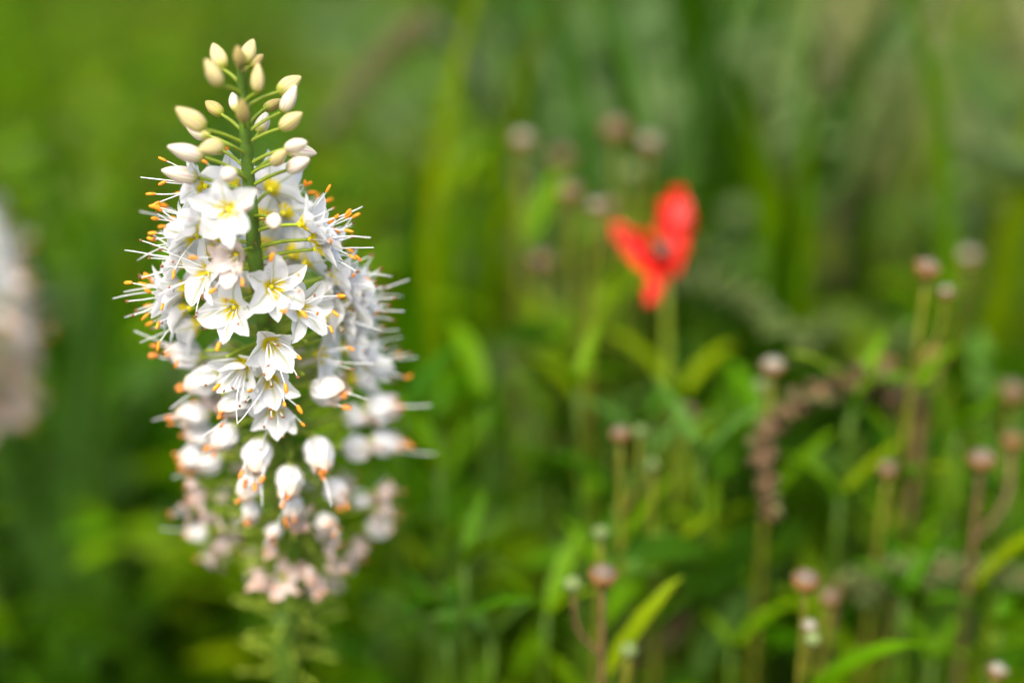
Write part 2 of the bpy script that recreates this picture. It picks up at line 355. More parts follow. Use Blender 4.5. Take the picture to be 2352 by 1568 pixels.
# bushy plants that make the broad colour areas behind the flower; each one is a plant of its own
def bush(fx, fy, d, rad, hgt, mat, label, lf=(.06, .018), count=900, name='leafy_bush'):
    top = at(fx, fy, d); loc = Vector((top.x, top.y, 0)); H = top.z
    e = empty(name, loc); tag(e, label, 'bush', 'bushes at the back of the meadow')
    gs = G()
    for i in range(9):
        a = i * 2.4; q = rad * .55
        gs.tube([(0.01 * math.cos(a), .01 * math.sin(a), 0), (q * .4 * math.cos(a), q * .4 * math.sin(a), H * .4), (q * math.cos(a), q * math.sin(a), H * .85)], [.005, .004, .002], 5)
    link('stem', gs.mesh('bush_stem', 'ystem'), e)
    n = count
    u = rng.normal(0, 1, (n, 3)); u /= np.linalg.norm(u, axis=1, keepdims=True); rr = rng.random(n) ** .45
    nzv = np.array([noise.noise(Vector(p * 2.2) + loc * 3) for p in u]); rr *= 1 + .45 * nzv
    hh = hgt * .5
    P = u * rr[:, None] * np.array([rad, rad, hh]); P[:, 2] += H - hh
    P[:, 2] = np.maximum(P[:, 2], .03)
    D = u + rng.normal(0, .5, (n, 3)); D[:, 2] += .5
    me = ribbons('crown', P, D, rng.uniform(.6, 1.3, n) * lf[0], rng.uniform(.6, 1.3, n) * lf[1], rng.uniform(0, .5, n), mat, (.3, 1., .75, .03))
    c = link('crown', me, e); c['kind'] = 'stuff'
    return e
bush(1480, 20, 2.6, .34, .75, 'blue', 'pale blue green bush behind the poppy', (.10, .03), 1300)
bush(1700, 120, 2.3, .20, .6, 'blue', 'blue green bush with upright leaves right of the poppy', (.12, .022), 900)
bush(900, 150, 1.9, .16, .5, 'lime', 'yellow green bush behind the arching brown stalk', (.06, .016), 900)
bush(120, 60, 2.0, .22, .5, 'lime', 'bright green bush behind the upper buds of the white flower spike', (.06, .02), 1000)
bush(420, -40, 2.4, .22, .6, 'olive', 'olive green bush behind the topmost bud', (.07, .02), 900)
bush(2250, -60, 2.4, .3, .5, 'straw', 'straw coloured bush with dry pale leaves', (.08, .016), 800)
bush(2000, 40, 2.2, .22, .6, 'olive', 'olive green bush beside the straw coloured bush', (.07, .018), 1000)
bush(2250, 330, 1.7, .16, .5, 'lime', 'lime green bush behind the tallest yellow stalk', (.06, .014), 900)
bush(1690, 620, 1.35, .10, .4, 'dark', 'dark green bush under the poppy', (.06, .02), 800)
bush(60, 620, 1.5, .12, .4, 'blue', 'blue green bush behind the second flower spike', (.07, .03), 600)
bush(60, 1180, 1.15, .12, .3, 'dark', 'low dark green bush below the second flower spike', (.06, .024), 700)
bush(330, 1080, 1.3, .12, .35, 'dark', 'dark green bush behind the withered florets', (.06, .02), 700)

# ------------------------------------------------------------------ foxtail lily florets
random.seed(21)
OPEN = lambda a, b, c: (lambda v: a + (b - a) * min(1, v / .3) if v < .3 else b + (c - b) * (v - .3) / .7)
PET_OPEN = [[G().petal(.0140, .0074 + .0003 * k, OPEN(30 + 5 * k, 64 + 3 * k, 70 + 5 * k), .22 + .05 * k, crump=.0007, seed=k, tipw=.68).mesh('petal', 'petal') for k in range(4)],
            [G().petal(.0138, .0092 + .0003 * k, OPEN(28 + 4 * k, 60 + 3 * k, 68 + 4 * k), .25 + .05 * k, crump=.0008, seed=9 + k, tipw=.65).mesh('petal', 'petal') for k in range(4)]]
PET_HALF = [[G().petal(.0142, .0078, OPEN(50, 40, 24 + 8 * k), .34, crump=.0008, seed=20 + k).mesh('petal', 'petal') for k in range(3)],
            [G().petal(.0140, .0096, OPEN(48, 36, 20 + 8 * k), .36, crump=.0008, seed=30 + k).mesh('petal', 'petal') for k in range(3)]]
PET_BELL = [[G().petal(.0152, .0094, OPEN(72, 22, -40 + 12 * k), .42, crump=.0011, seed=40 + k, tipw=.6).mesh('petal', 'petal_old') for k in range(3)],
            [G().petal(.0152, .0108, OPEN(68, 20, -36 + 12 * k), .42, crump=.0011, seed=50 + k, tipw=.6).mesh('petal', 'petal_old') for k in range(3)]]
PET_DRY = [G().petal(.0115, .0056, OPEN(60, 20 + 12 * k, -60 + 30 * k), .5, crump=.0028, seed=60 + k, tipw=.6).mesh('petal', 'petal_dry') for k in range(5)]
PET_FADE = [G().petal(.0140, .0078, OPEN(46, 40, 10 + 14 * k), .4, crump=.0014, seed=80 + k).mesh('petal', 'petal_faded') for k in range(4)]
def stamen(L, tilt, bend, fresh, seed):
    g = G(); r = random.Random(seed); p = Vector((.0012, 0, .0005)); pts = [p.copy()]; a = R(tilt)
    for i in range(7):
        a += R(bend) / 7; p = p + Vector((math.sin(a), r.uniform(-.05, .05), math.cos(a))) * (L / 7); pts.append(p.copy())
    g.tube(pts, [.00030, .00026, .00023, .00021, .00020, .00019, .00018, .00014], 5, 0)
    d = (pts[-1] - pts[-2]).normalized()
    if fresh == 1:
        d = (d + Vector((r.uniform(-.6, .6), r.uniform(-.6, .6), r.uniform(-.3, .3)))).normalized()
        pr = [(.00015, -.0018), (.00052, -.0014), (.00066, -.0004), (.00064, .0006), (.0005, .0015), (.0001, .0019)]
        g.lathe(pr, 8, 1, frame(p + d * .0009, d), lambda q, v: 1 + .18 * math.cos(2 * q))
    elif fresh == 3:
        g.lathe([(.0001, -.0012), (.0006, -.0007), (.0005, 0), (.00065, .0007), (.0001, .0012)], 6, 1, frame(p, (d + Vector((r.uniform(-.7, .7), r.uniform(-.7, .7), 0))).normalized()), lambda q, v: 1 + .25 * math.cos(2 * q + 3 * v))
    elif fresh == 2:
        d = (d + Vector((r.uniform(-1, 1), r.uniform(-1, 1), r.uniform(-1, 1)))).normalized()
        pr = [(.0001, -.0007), (.0005, -.0004), (.0004, 0), (.00055, .0004), (.0001, .0007)]
        g.lathe(pr, 6, 1, frame(p, d), lambda q, v: 1 + .3 * math.cos(2 * q + 3 * v))
    return g.mesh('stamen', 'filament', {1: 'anther', 3: 'anther_mid'}.get(fresh, 'anther_old'))
ST = {f: [stamen(.0150 + .0016 * (k % 3), 16 + 7 * (k % 4), [-8, 14, -20, 24, 4][k % 5], f, 5 * k + f) for k in range(6)] for f in (1, 2)}
ST_SHORT = [stamen(.0085 + .0012 * (k % 3), 12 + 6 * (k % 3), [-30, -16, -40][k % 3], 3, 90 + k) for k in range(4)]
STYLE = [stamen(.0215 + .002 * k, 4 + 3 * k, [14, -16, 30][k], 0, 200 + k) for k in range(3)]
ov = [(.0001, -.0011), (.0009, -.0008), (.0013, 0), (.0011, .0008), (.0004, .0014), (.0001, .0015)]
OVARY = G().lathe(ov, 9, 0, fn=lambda q, v: 1 + .12 * math.cos(3 * q)).mesh('flower', 'throat')
CAPS = G().lathe([(a * 1.25, b * 1.2) for a, b in ov], 9, 0, fn=lambda q, v: 1 + .14 * math.cos(3 * q)).mesh('flower', 'pedicel')
def bud_mesh(kind, L, W, tw):
    pr = [(.0004, 0)] + [(W * .5 * math.sin(math.pi * (.10 + .87 * t)) ** .75 * (1.04 - .34 * t ** 2), L * t) for t in [i / 11 for i in range(1, 11)]] + [(W * .06, L * .985), (.0001, L)]
    return G().lathe(pr, 18, 0, fn=lambda q, v: 1 + .06 * math.cos(3 * (q + tw * v)) + .02 * math.cos(6 * q)).mesh('bud', kind)
BUD = {k: [bud_mesh(k, 1, .46 + .04 * i, .5 + .3 * i) for i in range(3)] for k in ('bud_cream', 'bud_tan', 'bud_white')}
def pedicel(parent, inv, a, b, sag=.0, r=(.00078, .00062), mat='pedicel'):
    a = inv @ a; b = inv @ b; m = (a + b) / 2 + (inv.to_3x3() @ Vector((0, 0, 1))) * sag
    g = G().tube(spline([a, m, b], 8), [r[0] * 1.25] + [r[0] + (r[1] - r[0]) * i / 7 for i in range(8)], 6)
    link('pedicel', g.mesh('pedicel', mat), parent)
def floret(plant, off, attach, p, axis, stage, anth=1, size=1., rnd=random, close=0.):
    """one flower of the spike: ovary with pedicel, six petals, six stamens and a style as sub-parts"""
    mat = frame(p - off, axis, rnd.uniform(0, 6.28)) @ Matrix.Scale(size, 4)
    f = link({'open': 'flower', 'half': 'flower', 'fade': 'flower', 'bell': 'closed_flower', 'dry': 'withered_flower'}[stage], OVARY if stage in ('open', 'half', 'fade') else CAPS, plant, mat)
    inv = (Matrix.Translation(off) @ mat).inverted()
    if attach is not None: pedicel(f, inv, attach, p - axis * .0005, .0008)
    for i in range(6):
        a = i * math.pi / 3 + rnd.uniform(-.12, .12); sc = rnd.uniform(.92, 1.06)
        if stage == 'open': me = rnd.choice(PET_OPEN[i % 2]); tl = rnd.uniform(-9, 9) - close
        elif stage == 'half': me = rnd.choice(PET_HALF[i % 2]); tl = rnd.uniform(-10, 22)
        elif stage == 'bell': me = rnd.choice(PET_BELL[i % 2]); tl = rnd.uniform(-8, 6)
        elif stage == 'fade': me = rnd.choice(PET_FADE); tl = rnd.uniform(-10, 20)
        else: me = rnd.choice(PET_DRY); tl = rnd.uniform(-20, 50); sc *= rnd.uniform(.7, 1.1)
        link('petal', me, f, Matrix.Rotation(a, 4, 'Z') @ Matrix.Rotation(R(tl), 4, 'Y') @ Matrix.Scale(sc, 4) @ Matrix.Translation((0, 0, .0002 * (i % 2))))
    k0 = rnd.randrange(6)
    if stage in ('open', 'half', 'fade'):
        for i in range(6):
            k = rnd.randrange(6); fr = anth if rnd.random() < .85 else 3 - anth
            link('stamen', ST[fr][k], f, Matrix.Rotation(i * math.pi / 3 + .5 + rnd.uniform(-.25, .25), 4, 'Z') @ Matrix.Rotation(R(rnd.uniform(-10, 12)), 4, 'Y') @ Matrix.Scale(rnd.uniform(.85, 1.08), 4))
        link('style', STYLE[k0 % 3], f, Matrix.Rotation(rnd.uniform(0, 6), 4, 'Z'))
    elif stage == 'bell':
        for i in range(4):
            link('stamen', ST_SHORT[rnd.randrange(4)], f, Matrix.Rotation(i * math.pi / 2 + rnd.uniform(-.4, .4), 4, 'Z') @ Matrix.Scale(rnd.uniform(1.3, 1.6), 4))
        if rnd.random() < .6: link('style', STYLE[k0 % 3], f, Matrix.Rotation(rnd.uniform(0, 6), 4, 'Z') @ Matrix.Scale(rnd.uniform(.9, 1.2), 4))
    elif stage == 'dry':
        for i in range(2): link('stamen', ST_SHORT[rnd.randrange(4)], f, Matrix.Rotation(i * 2.6 + rnd.uniform(-.4, .4), 4, 'Z') @ Matrix.Scale(rnd.uniform(.9, 1.2), 4))
    return f

# ------------------------------------------------------------------ the white flower spike in focus
def stem_depth(fy): return .598 + (fy - 480) * (.000062 if fy < 480 else .00008) + max(0, fy - 700) * .000035
SPX = [(552, 138), (555, 190), (562, 290), (570, 400), (580, 520), (588, 610), (604, 720), (628, 850), (655, 980), (665, 1100), (671, 1200), (674, 1300), (668, 1400), (660, 1568)]
sp = [at(a, b, stem_depth(b)) for a, b in SPX]
foot = Vector((sp[-1].x - .004, sp[-1].y + .075, sp[-1].z * .55))
root = Vector((foot.x + .005, foot.y + .035, 0))
STEM = spline(sp[::-1], 240)[::-1]
TAN = [(STEM[max(i - 1, 0)] - STEM[min(i + 1, 240)]).normalized() for i in range(241)]
lily = empty('foxtail_lily', root)
tag(lily, 'tall white flower spike with cream buds on top and withered pink florets below', 'flower spike')
full = spline([root, foot] + sp[::-1], 90)
ls = link('stem', G().tube([p - root for p in full], [.0052 - .0038 * (i / 90) ** 1.3 for i in range(91)], 10).mesh('stem', 'stem'), lily)
def solve(fx, fy, rad, elev, front=1):
    ray = (at(fx, fy, 1.) - CAM).normalized(); best = None
    for i in range(0, 241, 2):
        v = STEM[i] - CAM; b = ray.dot(v); pp = v.length_squared - b * b; pen = 0
        if pp > rad * rad: s = b; pen = (math.sqrt(pp) - rad) / rad * 2.5
        else: s = b - front * math.sqrt(rad * rad - pp)
        P = CAM + ray * s; d = P - STEM[i]
        c = abs(math.asin(max(-1, min(1, d.normalized().dot(TAN[i])))) - R(elev)) + pen
        if best is None or c < best[0]: best = (c, P, STEM[i])
    return best[1], best[2]
def Z1(x, y): return ((500 + .4464 * x) / 1.7415, (80 + .4464 * y) / 1.7415)
def Z2(x, y): return ((480 + .4932 * x) / 1.7415, (680 + .4932 * y) / 1.7415)
def Z3(x, y): return ((500 + .5102 * x) / 1.7415, (1300 + .5102 * y) / 1.7415)
def Z4(x, y): return ((500 + .53 * x) / 1.7415, (1900 + .53 * y) / 1.7415)
ALLPED = []
def put_bud(b, t, kind, front, L, rad, elev=28):
    P, A = solve(*b, rad, elev, front)
    dpt = (P - CAM).dot(FW); vec = at(t[0], t[1], dpt) - at(b[0], b[1], dpt); l = vec.length
    if l < L: vec = vec - FW * front * min(math.sqrt(L * L - l * l), L * .92)
    L = vec.length; ax = vec.normalized()
    mat = frame(P - root, ax, random.uniform(0, 6)) @ Matrix.Scale(L, 4)
    o = link('bud', random.choice(BUD[kind]), lily, mat)
    pedicel(o, (Matrix.Translation(root) @ mat).inverted(), A, P + ax * .0004, .0006, (.00072 / L, .00058 / L))
c_, t_, w_ = 'bud_cream', 'bud_tan', 'bud_white'
for bx, by, tx, ty, k, f, L, rad in [
    (880, 450, 775, 195, c_, -1, .0112, .009), (865, 600, 742, 372, c_, 1, .0112, .0115), (1000, 820, 938, 628, w_, -1, .0098, .010),
    (1065, 390, 1132, 150, c_, -1, .0110, .004), (1040, 410, 1030, 258, t_, 1, .0085, .004), (1105, 420, 1222, 290, t_, -1, .0085, .006),
    (1190, 660, 1206, 398, c_, 1, .0108, .009), (1365, 650, 1565, 488, c_, -1, .0112, .0125), (1405, 830, 1548, 598, w_, 1, .0115, .0150),
    (1245, 800, 1400, 695, t_, -1, .0095, .0105), (1385, 975, 1605, 848, c_, 1, .0112, .0135), (1200, 1010, 1252, 808, w_, -1, .0100, .012),
    (870, 850, 698, 712, t_, -1, .0100, .0115), (1070, 915, 1078, 740, t_, 1, .0108, .010), (725, 985, 478, 800, c_, 1, .0130, .0165),
    (755, 1040, 520, 940, w_, -1, .0120, .0150), (880, 1110, 690, 1195, c_, 1, .0115, .0145), (880, 1170, 690, 1085, w_, -1, .0105, .0135),
    (715, 1232, 408, 1148, w_, 1, .0138, .0175), (665, 1415, 358, 1362, w_, 1, .0140, .0180), (952, 1360, 945, 1440, w_, 1, .0110, .016),
    (1440, 1160, 1702, 1180, w_, -1, .0122, .0160), (1320, 1290, 1470, 1190, c_, 1, .0105, .0145), (1455, 1345, 1675, 1265, w_, 1, .0115, .0180),
    (1440, 1150, 1655, 1118, w_, 1, .0115, .0170)]:
    put_bud(Z1(bx, by), Z1(tx, ty), k, f, L, rad)
for bx, by, tx, ty in [(1045, 270, 1045, 330), (1240, 385, 1290, 480)]:
    put_bud(Z2(bx, by), Z2(tx, ty), w_, 1, .0108, .016, 15)
for bx, by, tx, ty in [(1035, 440, 995, 385), (1060, 470, 1085, 420), (1055, 410, 1060, 370)]:
    put_bud(Z1(bx, by), Z1(tx, ty), t_, 1, .003, .003)
def put(px, stage, front, rad=.0175, elev=14, anth=1, size=1., droop=0., aim=None):
    P, A = solve(*px, rad, elev, front); d = (P - A).normalized()
    ax = (d + Vector((0, 0, -droop)) + Vector((random.uniform(-.1, .1), random.uniform(-.1, .1), random.uniform(-.1, .1)))).normalized()
    if aim is not None:
        dpt = (P - CAM).dot(FW); v = (at(aim[0], aim[1], dpt) - at(px[0], px[1], dpt)); ax = (v.normalized() + ax * (.9 if stage == 'bell' else .45)).normalized()
    return floret(lily, root, A, P, ax, stage, anth, size, random, 15. if aim is not None else 0.)
# open flowers; those at the sides look away from the stem
AIM = {(1590, 640): (1900, 590), (1690, 862): (1950, 900), (1790, 1000): (2000, 1010), (1850, 1120): (2060, 1180), (1545, 560): (1850, 470), (1760, 1270): (2000, 1340), (470, 1010): (250, 1040), (1850, 1010): (2100, 960), (1600, 1010): (1800, 960), (1460, 440): (1750, 330), (1650, 1160): (1850, 1300),
    (620, 540): (340, 550), (570, 740): (300, 690), (560, 960): (290, 1000), (560, 1120): (330, 1170), (690, 450): (450, 380), (660, 1240): (500, 1340)}
for x, y, st, f, rad, an in [
    (690, 130, 'open', -1, .0165, 1), (930, 150, 'open', -1, .0150, 1), (1215, 165, 'open', -1, .0135, 1), (890, 320, 'open', 1, .0190, 2),
    (690, 450, 'open', 1, .0190, 1), (620, 540, 'open', 1, .0205, 2), (1320, 350, 'open', -1, .0165, 1), (1460, 440, 'open', 1, .0205, 1),
    (1155, 400, 'open', -1, .0140, 1), (1590, 640, 'open', 1, .0238, 2), (1545, 560, 'open', 1, .0228, 1), (720, 830, 'open', 1, .0190, 2),
    (560, 960, 'open', 1, .0232, 1), (930, 1110, 'open', 1, .0190, 2), (1225, 945, 'open', 1, .0190, 1), (1440, 1110, 'open', 1, .0190, 1),
    (1650, 1160, 'open', 1, .0225, 2), (660, 1240, 'open', 1, .0195, 2), (570, 740, 'open', 1, .0228, 2), (1380, 690, 'open', -1, .0170, 1),
    (1690, 862, 'open', 1, .0250, 2), (1790, 1000, 'open', 1, .0255, 2), (1850, 1120, 'open', 1, .0265, 2), (560, 1120, 'open', 1, .0240, 1),
    (950, 690, 'fade', 1, .0180, 1), (830, 560, 'open', -1, .0180, 1), (1180, 620, 'open', -1, .0180, 2), (760, 680, 'open', -1, .0180, 1),
    (1260, 830, 'fade', -1, .0180, 2), (900, 900, 'fade', -1, .0180, 2), (1500, 760, 'open', -1, .0195, 2), (1100, 1000, 'half', -1, .0180, 2), (1760, 1270, 'open', 1, .0240, 2), (1600, 1010, 'open', -1, .0200, 2), (470, 1010, 'open', -1, .0230, 2), (1850, 1010, 'open', -1, .0260, 2)]:
    am = AIM.get((x, y)); put(Z2(x, y), st, f, rad, 14, an, 1., 0., Z2(*am) if am else None)
# half closed and closed flowers lower down
for x, y, st, f, rad in [(1145, 130, 'half', 1, .0195), (930, 300, 'half', 1, .0195), (1130, 420, 'half', 1, .020), (1500, 230, 'open', 1, .0195), (1180, 640, 'half', 1, .020),
    (1700, 180, 'half', -1, .021), (1850, 290, 'half', 1, .022), (1760, 430, 'half', -1, .022)]:
    put(Z3(x, y), st, f, rad, 16, 2, 1., .25)
for x, y, f, rad, sz, ax, ay in [
    (620, 250, 1, .0205, 1.08, 450, 190), (750, 385, 1, .0205, 1.02, 590, 450), (850, 140, -1, .018, 1., 850, 200), (960, 540, 1, .020, .95, 900, 600), (1450, 480, 1, .0205, 1.1, 1600, 520),
    (1860, 640, 1, .0225, 1.12, 2030, 650), (1680, 700, 1, .022, .95, 1800, 740), (880, 780, 1, .021, .92, 850, 860), (1075, 880, 1, .021, 1.12, 1070, 980), (1480, 870, 1, .021, 1.1, 1470, 970),
    (680, 690, -1, .022, .95, 520, 690), (720, 850, 1, .022, .88, 580, 860), (780, 1010, 1, .022, 1., 660, 1130), (1290, 1090, 1, .022, 1.05, 1270, 1190), (1380, 1200, -1, .02, .8, 1400, 1260),
    (1030, 1170, 1, .022, .85, 1010, 1260), (1300, 1310, 1, .022, .8, 1300, 1400), (1020, 1380, 1, .023, .7, 1020, 1460), (1590, 1200, 1, .022, .85, 1600, 1290), (1690, 960, -1, .022, .95, 1820, 980),
    (1900, 900, -1, .023, 1., 2000, 940), (1480, 330, -1, .02, .9, 1500, 400), (640, 1000, -1, .022, .8, 560, 1040)]:
    put(Z3(x, y), 'bell', f, rad, 22, 2, sz, .25, Z3(ax, ay))
# withered florets
for x, y, f in [(600, 150, 1), (500, 260, 1), (690, 300, 1), (640, 400, 1), (780, 160, -1), (800, 540, 1), (700, 620, 1), (880, 460, -1), (1150, 380, 1), (1120, 520, 1), (1290, 330, 1), (1460, 310, 1),
    (1530, 490, 1), (1690, 190, 1), (1810, 390, 1), (1900, 250, -1), (1900, 120, -1), (1700, 520, 1), (1660, 620, 1), (1560, 680, 1), (1060, 760, 1), (1180, 770, 1), (1360, 710, 1), (1400, 800, 1), (1500, 850, -1),
    (1320, 840, -1), (1000, 660, -1), (1600, 80, -1), (560, 60, -1), (820, -200, -1)]:
    put(Z4(x, y), random.choice(['dry', 'dry', 'bell']) if y < 480 else 'dry', f, .0235, 26, 2, random.uniform(.62, .9), .35)
for x, y in [(1020, 1130), (760, 620), (1400, 380), (820, 600), (1430, 420)]:
    put(Z3(x, y), 'dry', -1, .019, 20, 2, .9, .2)
# bare pedicels left on the lower stem, each with its small green ovary
ga = 0.
for k in range(140):
    i = int(118 + k * .87); i = min(i, 239); ga += 2.39996
    a = TAN[i].orthogonal().normalized(); b = TAN[i].cross(a); dd = (a * math.cos(ga) + b * math.sin(ga))
    tip = STEM[i] + dd * random.uniform(.020, .025) + TAN[i] * random.uniform(.003, .012)
    o = link('bare_pedicel', G().tube(spline([STEM[i] - root, (STEM[i] + tip) / 2 - root + TAN[i] * .001, tip - root], 7), [.0012] + [.0008] * 7, 5).mesh('bare_pedicel', 'pedicel'), lily)
    if k % 4 == 0: link('ovary', CAPS, o, frame(tip - root, dd + TAN[i] * .6) @ Matrix.Scale(.5, 4))
# little brown bracts along the stem
for k in range(16):
    i = 52 + k * 4; q = k * 2.4; a = TAN[i].orthogonal().normalized(); b = TAN[i].cross(a); dd = a * math.cos(q) + b * math.sin(q)
    s0 = STEM[i] - root + dd * .001
    link('bract', G().tube([s0, s0 + dd * .003 + TAN[i] * .0006, s0 + dd * .006 + TAN[i] * .0002], [.0004, .0003, .00008], 4).mesh('bract', 'bract'), lily)
# strap leaves at the foot
for k in range(7):
    a = k * .9; d = Vector((math.cos(a), math.sin(a), 0)); pts = [d * .01, d * .08 + Vector((0, 0, .16)), d * .2 + Vector((0, 0, .24)), d * .32 + Vector((0, 0, .16))]
    gl_ = G(); c = spline(pts, 10); sd_ = d.cross(Vector((0, 0, 1)))
    for j, p in enumerate(c):
        wv = .014 * (1 - (j / 10) ** 2) + .0005; gl_.v += [p - sd_ * wv, p + Vector((0, 0, -.003)), p + sd_ * wv]
    for j in range(10):
        o = j * 3; gl_.face((o, o + 1, o + 4, o + 3)); gl_.face((o + 1, o + 2, o + 5, o + 4))
    link('leaf', gl_.mesh('leaf', 'grass'), lily)

# ------------------------------------------------------------------ second flower spike, far out of focus at the side
d2 = .80
s2 = [at(-200, 480, d2 - .03), at(-118, 640, d2), at(-62, 850, d2 + .03), at(-36, 1020, d2 + .05), at(-36, 1320, d2 + .07)]
root2 = Vector((s2[-1].x, s2[-1].y + .06, 0))
lily2 = empty('foxtail_lily', root2); tag(lily2, 'second white and pinkish flower spike, strongly out of focus, farther off than the sharp one', 'flower spike')
full2 = spline([root2] + s2[::-1], 80); st2 = spline(s2, 120)
link('stem', G().tube([p - root2 for p in full2], [.005 - .003 * i / 80 for i in range(81)], 8).mesh('stem', 'stem'), lily2)
rq = random.Random(5)
for k in range(64):
    i = int(18 + k * 1.02); tn = (st2[max(i - 1, 0)] - st2[min(i + 1, 120)]).normalized(); a = tn.orthogonal().normalized(); b = tn.cross(a); q = k * 2.39996
    dd = a * math.cos(q) + b * math.sin(q); p = st2[i] + dd * .022 + tn * .005
    stg = 'open' if k < 14 else ('bell' if k < 24 else ('fade' if k < 36 else 'dry'))
    floret(lily2, root2, st2[i], p, (dd + tn * -.1).normalized(), stg, 2, rq.uniform(.95, 1.15), rq)

random.seed(33)
# ------------------------------------------------------------------ stalks with button seed heads
def leaf_mesh(L, W, bend, name, mat):
    return G().petal(L, W, OPEN(25, 40, 40 + bend), .22, 4, 7, .001, .0015, 3, 0, 1.0).mesh(name, mat)
LEAF = {m: [leaf_mesh(.050, .0095, 15, 'leaf', m), leaf_mesh(.040, .0085, 35, 'leaf', m), leaf_mesh(.058, .0110, 45, 'leaf', m)] for m in ('lime', 'grass', 'blue', 'dark')}
def cup_mesh(n, cupmat):
    g = G().lathe([(.08, -.5), (.3, -.46), (.47, -.3), (.52, -.05), (.5, .12), (.40, .2)], 16, 0, fn=lambda q, v: 1 + .05 * math.cos(8 * q) * v)
    for k in range(12):
        a = k * math.pi / 6 + .1 * (k % 3); d = Vector((math.cos(a), math.sin(a), 0))
        g.tube([d * .45 + Vector((0, 0, -.22)), d * .54 + Vector((0, 0, .05)), d * (.5 + .1 * (k % 2)) + Vector((0, 0, .3))], [.07, .06, .01], 4)
    return g.mesh('seed_head', cupmat)
def tuft_mesh(mat, spiky):
    g = G().lathe([(.42, .1), (.38, .25), (.24, .36), (.02, .40)], 12)
    for k in range(46):
        z = 1 - (k + .5) / 46; r = math.sqrt(1 - z * z); a = k * 2.39996
        d = Vector((r * math.cos(a), r * math.sin(a), z * .8)); p = Vector((d.x * .42, d.y * .42, .08 + d.z * .36))
        g.tube([p, p + d * .07, p + d * (.10 + spiky * random.random())], [.035, .035, .008], 4)
    return g.mesh('seed_tuft', mat)
CUP = cup_mesh(0, 'cup'); CUPG = cup_mesh(0, 'tuft_green')
TUFT = {'brown': tuft_mesh('tuft', .05), 'pale': tuft_mesh('tuft_white', .25), 'green': tuft_mesh('tuft_green', .05)}
def stalk(heads, label, lean=0., leaves=9, leafmat='lime', stemmat='ystem', group=None, join=None, foot_dy=.05):
    """heads: (fx, fy, depth, size in px, kind); the first is on the main stem, the others branch from it"""
    fx, fy, d, px, kind = heads[0]; p0 = at(fx, fy, d)
    base = Vector((p0.x + lean, p0.y + foot_dy, 0)); e = empty('seed_head_stalk', base)
    tag(e, label, 'seed head', group)
    bend = Vector((random.uniform(-.008, .008), 0, 0))
    c = spline([base, base.lerp(p0, .45) + bend, base.lerp(p0, .8) - bend * .6, p0], 30)
    link('stem', G().tube([p - base for p in c], [.0020 - .0009 * i / 30 for i in range(31)], 7).mesh('stem', stemmat), e)
    for j, (hx, hy, hd, hp, kd) in enumerate(heads):
        p = at(hx, hy, hd); s = hp * K * hd
        if j == 0: ax = (c[-1] - c[-3]).normalized()
        else:
            q = c[int(30 * max(.1, (p.z - .05) / p0.z))] if p.z - .05 < p0.z else c[26]
            cc = spline([q, q.lerp(p, .5) + Vector((p.x - q.x, 0, 0)) * .3 - Vector((0, 0, .004)), p], 10)
            link('branch', G().tube([v - base for v in cc], [.0009] * 11, 6).mesh('branch', stemmat), e); ax = (cc[-1] - cc[-3]).normalized()
        h = link('seed_head', CUPG if kd == 'green' else CUP, e, frame(p - base, ax + Vector((random.uniform(-.15, .15), -.12, 0)), random.uniform(0, 6)) @ Matrix.Scale(s, 4))
        link('seed_tuft', TUFT[kd], h)
    for k in range(leaves):
        i = int(29 - (k + 1.2) * 22 / (leaves + 1)); a = k * 2.4 + random.random(); q = frame(c[i] - base, (c[i + 1] - c[i]).normalized(), a)
        link('leaf', random.choice(LEAF[leafmat]), e, q @ Matrix.Scale(random.uniform(.7, 1.2), 4))
    return e
HG = 'seed head stalks in the meadow'
stalk([(1385, 1322, .655, 58, 'brown'), (1315, 1340, .66, 38, 'green')], 'orange brown button seed head with a small green bud beside it', leaves=8, stemmat='bstem', group=HG)
stalk([(1850, 1334, .66, 56, 'brown'), (1860, 1438, .66, 32, 'pale'), (1866, 1466, .655, 34, 'green')], 'brown button seed head with two pale buds on the stalk just below it', leaves=6, group=HG)
stalk([(1445, 1492, .67, 34, 'green')], 'small pale green bud beside the stem of an orange brown seed head', leaves=5, group=HG)
stalk([(2130, 617, .69, 52, 'brown'), (2172, 672, .70, 32, 'pale'), (2035, 838, .745, 42, 'brown'), (2150, 822, .745, 44, 'brown')], 'tallest yellow stemmed stalk with several pinkish brown seed heads', leaves=11, group=HG)
stalk([(2225, 590, .78, 40, 'pale')], 'blurred pale grey seed head next to the tallest yellow stalk', leaves=5, group=HG)
stalk([(1775, 842, .70, 46, 'pale'), (1752, 885, .71, 36, 'green')], 'whitish fluffy seed head over the end of the arching brown spike', leaves=7, group=HG)
stalk([(2255, 1056, .69, 54, 'brown'), (2325, 1012, .72, 42, 'brown')], 'pair of pinkish brown seed heads on one dark stem', leaves=7, stemmat='bstem', group=HG)
stalk([(2040, 1078, .71, 40, 'brown')], 'small greyish seed head between the arching spike and the yellow stalk', leaves=7, group=HG)
stalk([(2325, 900, .75, 50, 'brown')], 'blurred brown seed head above a pair of pinkish ones', leaves=6, group=HG)
